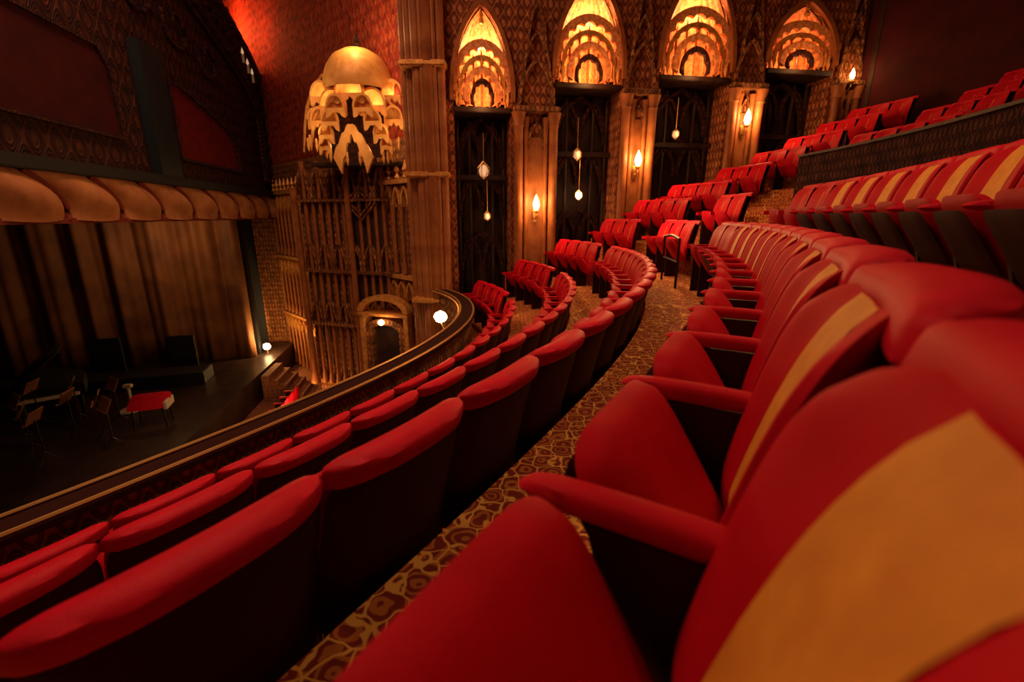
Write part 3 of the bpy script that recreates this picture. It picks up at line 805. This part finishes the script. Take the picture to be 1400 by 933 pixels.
# panels
def panel(pts, th, dpt, mframe, mfill, name):
    cx = sum(p[0] for p in pts)/len(pts); cz = sum(p[1] for p in pts)/len(pts)
    def inset(p, d):
        v = Vector((p[0]-cx, p[1]-cz)); L_ = v.length; v *= (L_-d)/L_; return (cx+v.x, cz+v.y)
    q = pts+[pts[0]]; e = empty(name); e.parent = fas
    bm = B(); band(bm, q, [inset(p, th) for p in q], 0, dpt); link('panel_frame', bm, mframe, e)
    link('panel_field', prism(B(), [inset(p, th) for p in pts], 0, .03), mfill, e)
    return e
e = panel([(3.2, 1.45), (3.35, 2.2), (3.9, 2.75), (5.2, 3.15), (6.9, 3.4), (7.4, 3.4), (7.4, 1.45)], .14, .12, 'dark_carving', 'panel_red', 'wall_panel')
e = panel([(9.6, 1.6), (9.6, 3.0), (9.9, 3.4), (12.9, 3.4), (12.9, 1.6)], .12, .10, 'dark_carving', 'dark_red', 'wall_panel')
link('pilaster', box(B(), 7.75, 8.75, 0, .25, .95, 3.9, .03), 'steel_blue', fas)
link('header_bar', box(B(), -.5, 14, -.4, .22, .74, .97, .02), 'black', fas)
bm = B()                                                             # scrolls on the upper wall
for k in range(5):
    cx, cz = 4.6+k*1.7, 4.7+.28*k
    tube(bm, [(cx+cos(a*.5)*(.12+.05*a), .06, cz+sin(a*.5)*(.12+.05*a)) for a in range(14)], .06, 6)
link('scrolls', bm, 'dark_carving', fas)
# jamb, stage box
jb = link('proscenium_jamb', box(B(), -.45, .0, -1.0, .15, -6.6, 1.0), 'carving', None, FP); tag(jb, kind='structure')
link('jamb_shaft', tube(B(), [(-.2, .22, -6.6), (-.2, .22, .8)], .10, 10), 'shaft', jb)
stg = link('stage_floor', box(B(), 0, 17, -12, .15, -6.6, -5.6), 'stage_floor', None, FP); tag(stg, kind='structure')
bk = link('wall_stage', box(B(), -.5, 17, -12.4, -12, -6.6, 6), 'black', None, FP); tag(bk, kind='structure')
bk = link('wall_stage_side', box(B(), -1.2, -.8, -12, -.6, -6.6, 6), 'black', None, FP); tag(bk, kind='structure')
bk = link('ceiling_stage', box(B(), -.5, 17, -12, -.5, 3.0, 3.2), 'black', None, FP); tag(bk, kind='structure')
# valance: billowed panels with slanting seams
va = empty('stage_valance', FP, 'long tan billowed valance with slanting red seams above the stage', 'valance')
W_ = 1.55
for k in range(-1, 9):
    bm = B(); g = []
    for i in range(13):
        row = []
        for j in range(9):
            u = i/12; v = j/8
            x = -1.0+(k+u)*W_+.62*(v-.5)**2*2-.75*v+.9
            yb = .02+.28*sin(u*PI)**.7*(.35+.65*sin(min(1, v*1.15)*PI*.85))
            z = .74-v*.80-.05*sin(u*PI)*v
            row.append(bm.verts.new((x, yb, z)))
        g.append(row)
    for i in range(12):
        for j in range(8): bm.faces.new((g[i][j], g[i+1][j], g[i+1][j+1], g[i][j+1]))
    if k < 0: 
        for v_ in bm.verts: v_.co.x = max(v_.co.x, -.45)
    o = link('valance_panel', bm, 'valance', va)
    pts = [(-1.0+k*W_+.62*(v/8-.5)**2*2-.75*v/8+.9, .07, .74-v/8*.82) for v in range(9)]
    if k >= 0: link('valance_seam', tube(B(), pts, .055, 6), 'valance_seam', va)
link('valance_fringe', box(B(), -.45, 13.5, -.02, .10, -.14, -.04), 'valance_seam', va)
light('valance_striplight', 'AREA', FP @ Vector((7.5, 2.2, .75)), 20, (1, .5, .18), 1.0, (0, R(68), math.atan2(.167, .986)+PI*0), shape='RECTANGLE', size_y=11)  # unseen area light aimed at the valance, no strip fixture modelled

# curtain closing the far side of the stage
CA, CB = Vector((-10.55, 17.9)), Vector((-19.2, 15.3))
bm = B(); n = 300; prev = None; ln = (CB-CA).length; d = (CB-CA).normalized(); nn = Vector((d.y, -d.x))
if nn.y > 0: nn = -nn
for i in range(n+1):
    t_ = i/n*ln; amp = .20*sin(t_*5.2+.8*sin(t_*1.3))+.06*sin(t_*14)
    col_ = []
    for j in range(7):
        v = j/6; p = CA+d*(t_)+nn*amp*(.6+.4*v); col_.append(bm.verts.new((p.x, p.y, EZ+.9-v*6.5)))
    if prev:
        for j in range(6): bm.faces.new((prev[j], col_[j], col_[j+1], prev[j+1]))
    prev = col_
cu = link('stage_curtain', bm, 'curtain'); tag(cu, 'tall brown pleated curtain hanging at the back of the stage', 'curtain')
sd = cu.modifiers.new('thickness', 'SOLIDIFY'); sd.thickness = .03
lg = link('masking_drape', box(B(), -.15, .15, -.7, -.2, -5.6, 1.0), 'black', None, FP @ Matrix.Translation((1.9, -.5, 0))); 
tag(lg, 'narrow black masking drape between the curtain and the gilded jamb', 'drape')
# black flats and cabinets before the curtain
def place(x, y, a=0, z=-5.6): return Matrix.Translation((x, y, EZ+z)) @ Matrix.Rotation(a, 4, 'Z')
ca_ = math.atan2(-d.y, -d.x)
for i, (x, y, w, h, lab) in enumerate(((-14.3, 15.3, .95, 1.45, 'black upright flat in front of the curtain, left of the other'), (-12.05, 15.9, .85, 1.4, 'black upright flat in front of the curtain, nearer the gilded jamb'))):
    t = empty('stage_flat', place(x, y, ca_), lab, 'stage flat', 'black flats before the curtain')
    link('flat_panel', box(B(), -w/2, w/2, -.05, .05, .0, h, .01), 'black', t)
    bm = B(); box(bm, -w/2-.03, w/2+.03, -.25, .25, 0, .08, .01); tube(bm, [(-w*.3, .04, h*.8), (-w*.3, .3, .02)], .02, 6); tube(bm, [(w*.3, .04, h*.8), (w*.3, .3, .02)], .02, 6)
    link('flat_foot', bm, 'black', t)
bm = B(); box(bm, -4.2, 3.0, -.5, .5, 0, .42, .02); t = link('orchestra_riser', bm, 'black', None, place(-13.6, 14.3, ca_)); tag(t, 'long low black riser at the foot of the brown curtain', 'riser')
# grand piano, dark
def piano(m):
    t = empty('grand_piano', m, 'dark grand piano on the stage, left of the pale stand', 'piano')
    out = [(-.75, -1.0), (.75, -1.0), (.75, .1), (.68, .5), (.4, .75), (.15, 1.1), (-.25, 1.3), (-.6, 1.2), (-.75, .9)]
    bm = B(); a = [bm.verts.new((x, y, .62)) for x, y in out]; b_ = [bm.verts.new((x, y, .98)) for x, y in out]
    bm.faces.new(a[::-1]); bm.faces.new(b_)
    for i in range(len(out)): bm.faces.new((a[i], a[(i+1) % len(out)], b_[(i+1) % len(out)], b_[i]))
    link('piano_case', bm, 'black', t)
    bm = B(); box(bm, -.62, .62, -1.18, -.95, .66, .73, .01); link('keyboard', bm, 'pale', t)
    for x, y in ((-.6, -.8), (.6, -.8), (-.2, .95)): link('piano_leg', lathe(B(), [(.07, 0), (.05, .1), (.06, .5), (.08, .64)], x, y, 0, 10), 'black', t)
    bm = B(); a = [bm.verts.new((-.75+(x+.75)*.75, y, 1.0+(x+.75)*.62)) for x, y in out]; bm.faces.new(a); o = link('piano_lid', bm, 'black', t)
    mo = o.modifiers.new('t', 'SOLIDIFY'); mo.thickness = .03
piano(place(-13.6, 12.6, .7))
# pale stand and red table
t = empty('pale_stand', place(-11.35, 12.55, .3), 'small pale pedestal stand beside the red-topped table', 'stand')
link('stand_foot', lathe(B(), [(.0, .03), (.30, .02), (.34, 0)], n=16), 'pale', t); link('stand_pole', tube(B(), [(0, 0, .02), (0, 0, .72)], .045, 8), 'pale', t); link('stand_top', box(B(), -.11, .11, -.08, .08, .70, .80, .02), 'pale', t)
t = empty('red_table', place(-9.95, 11.55, .35, -5.6), 'low table with a bright red tilted top near the stage edge', 'table')
bm = B(); pillow(bm, .95, .62, .07, lambda x, t_, z: (x, z, .55+t_+.28*(z/.62+.5)), 8, 8, p=6, q=8); link('table_top', bm, 'velvet', t)
bm = B(); box(bm, .40, .47, -.3, .3, .5, .72, .01); link('edge_strip', bm, 'pale', t)
for x in (-.38, .38):
    for y in (-.24, .24): link('leg', tube(B(), [(x, y, 0), (x*.9, y, .5+.28*(y/.62+.5))], .022, 6), 'seat_iron', t)
# music stands
ms = None
places = [(-10.9, 9.5), (-11.6, 9.9), (-12.3, 10.4), (-11.3, 10.7), (-10.45, 10.6), (-9.9, 10.2), (-12.9, 11.4), (-12.0, 11.6), (-10.9, 11.6)]
for i, (x, y) in enumerate(places):
    if ms is None:
        t = ms = empty('music_stand', None, 'x', 'music stand')
        bm = B(); tube(bm, [(0, 0, .25), (0, 0, 1.1)], .016, 6); link('post', bm, 'seat_iron', t)
        bm = B(); box(bm, -.25, .25, -.012, .012, -.17, .17, .004); box(bm, -.25, .25, -.05, 0, -.18, -.165); bm.transform(Matrix.Translation((0, 0, 1.18)) @ Matrix.Rotation(R(-25), 4, 'X')); link('desk', bm, 'seat_trim', t)
        for a in range(3): link('leg', tube(B(), [(0, 0, .3), (cos(a*2.09)*.26, sin(a*2.09)*.26, .01)], .012, 5), 'seat_iron', t)
    else: t = copy_tree(ms)
    t.matrix_world = place(x, y, .4*(i % 3)-1.3)
    t['group'] = 'music stands on the dark stage'; t['label'] = 'thin music stand among those on the dark near side of the stage'
# bright lamp at the foot of the jamb
t = empty('floor_lamp', Matrix.Translation((-10.3, 18.3, EZ-5.6+.0)), 'bright floor lamp at the foot of the gilded jamb beside the curtain', 'lamp')
link('lamp_post', tube(B(), [(0, 0, 0), (0, 0, .16)], .03, 8), 'brass', t); link('lamp_globe', lathe(B(), [(0, -.15), (.11, -.1), (.15, 0), (.11, .1), (0, .15)], 0, 0, .30, 12), 'bulb', t)
light('floor_lamp_glow', 'POINT', (-9.9, 18.0, EZ-4.9), 170, (1, .55, .16), .12)
light('curtain_lamp', 'SPOT', FP @ Vector((1.6, -.9, -5.0)), 300, (1, .55, .2), .15, None, spot_size=R(120)).rotation_euler = (R(100), 0, R(70))
# lamp at the end of the balcony front
t = empty('parapet_lamp', Matrix.Translation((-1.42, 11.35, EZ-2.35)), 'bright lamp below the curved end of the balcony parapet', 'lamp')
light('corner_uplight', 'POINT', (-6.9, 13.6, EZ-5.6), 90, (1, .52, .15), .15)  # added warm light on the organ bay's lower left, no fixture
light('stage_wash', 'POINT', (-11.8, 15.4, EZ-.6), 95, (1, .52, .2), .4)  # added point light to brighten the curtain folds
p_, _ = at(6.4, .5); light('aisle_light', 'POINT', (p_.x, p_.y, z_row(0)+1.5), 85, (1, .6, .25), .2)  # added to brighten the far walkway carpet, no fixture there
t.location = (-1.45, 9.0, EZ-1.98)
link('lamp_globe', lathe(B(), [(0, -.13), (.10, -.08), (.14, 0), (.10, .08), (0, .13)], n=12), 'bulb', t); link('lamp_bracket', tube(B(), [(0, 0, -.12), (.06, 0, -.26), (.48, 0, -.26)], .02, 6), 'brass', t)
light('parapet_glow', 'POINT', (-1.62, 9.15, EZ-1.8), 30, (1, .55, .2), .1)

# ------------------------------------------------------------------ stalls floor and seats
fl = link('floor', box(B(), -12, 22, -6, 30, -.3, 0), 'stalls_carpet'); tag(fl, kind='structure')
def stalls_seat():
    bm = B()
    pillow(bm, .52, .55, .10, lambda x, t, z: (x, -.1+t-.12*(z+.3), z+.62), 5, 5, p=4, q=3, mi=0)
    pillow(bm, .48, .45, .12, lambda x, t, z: (x, .13+z, .42+t), 5, 5, p=4, q=3, mi=0)
    box(bm, .25, .30, -.1, .3, .0, .62, mi=1); box(bm, .235, .315, -.1, .33, .62, .66, mi=0)
    return bm
ss = link('stalls_seat', stalls_seat(), ['velvet', 'seat_back'])
RAILY = [(0, 735), (240, 635), (440, 545), (560, 490), (660, 430)]
def rail_y(x):
    for (xa, ya), (xb, yb) in zip(RAILY, RAILY[1:]):
        if xa <= x <= xb: return ya+(yb-ya)*(x-xa)/(xb-xa)
    return 430 if x > 660 else 760
stn = 0; used = False
for r in range(9):
    for c in range(30):
        p = FP @ Vector((1.5+c*.56, 1.6+r*.95, 0)); 
        px, py, dd_ = proj(p.x, p.y, .9)
        if dd_ < 1 or px < 0 or px > 700 or py > rail_y(px)-2: continue
        if ((Vector((p.x, p.y))-P1).dot(Vector((-SD.y, SD.x)))) > -1.9 or (r < 3 and 3.0 < 1.5+c*.56 < 5.4): continue
        q = ss if not used else ss.copy()
        if used: C.objects.link(q)
        used = True
        q.matrix_world = Matrix.Translation((p.x, p.y, 0)) @ Matrix.Rotation(math.atan2(PD.y, PD.x)+PI, 4, 'Z')
        tag(q, 'small red stalls seat far below the balcony parapet, facing the stage', 'seat', 'stalls seats below the balcony'); stn += 1
print('STALLS', stn)
# steps up to the jamb
st = empty('stage_steps', FP @ Matrix.Translation((4.2, .3, -6.6)), 'small flight of gold-edged steps from the stalls up to the stage', 'steps')
for k in range(5):
    link('step', box(B(), -.8, .8, 0, 1.35-.27*k, .2*k, .2*k+.2, .01), 'stalls_carpet', st)

# ------------------------------------------------------------------ ceiling and house lights
cl = link('ceiling', box(B(), -24, 24, -8, 32, EZ+9.2, EZ+9.5), 'ceiling_paint'); tag(cl, kind='structure')
lw = link('wall_left', box(B(), -24, 24, -8.4, -8, 0, EZ+9.2), 'dark_red'); tag(lw, kind='structure')
light('house_light', 'AREA', (-5.0, 6.5, EZ+8.8), 720, (1, .54, .30), 3.0, (0, 0, 0))
light('house_downlight', 'SPOT', (3.0, 3.0, EZ+6.5), 700, (1, .62, .34), .3, None, spot_size=R(75), spot_blend=.8).rotation_euler = (R(12), R(18), 0)  # added unseen spot brightening the raised rows behind
light('house_light', 'AREA', (-6.5, -1.0, EZ+7.8), 120, (1, .54, .32), 3.0, (R(25), R(-40), 0))
# cove light washing the red plaster beside the proscenium
light('cove_light', 'POINT', FS @ Vector((1.2, -1.0, 6.6)), 90, (1, .16, .05), .3)
light('cove_light', 'POINT', FS @ Vector((-1.2, -.9, 7.2)), 420, (1, .22, .06), .3)

w = bpy.data.worlds.new('world'); bpy.context.scene.world = w; w.use_nodes = True
w.node_tree.nodes['Background'].inputs[0].default_value = (.06, .02, .015, 1); w.node_tree.nodes['Background'].inputs[1].default_value = .15
sc = bpy.context.scene
sc.view_settings.view_transform = 'Standard'; sc.view_settings.look = 'None'; sc.view_settings.gamma = 1; sc.view_settings.use_curve_mapping = False
sc.view_settings.exposure = -0.12
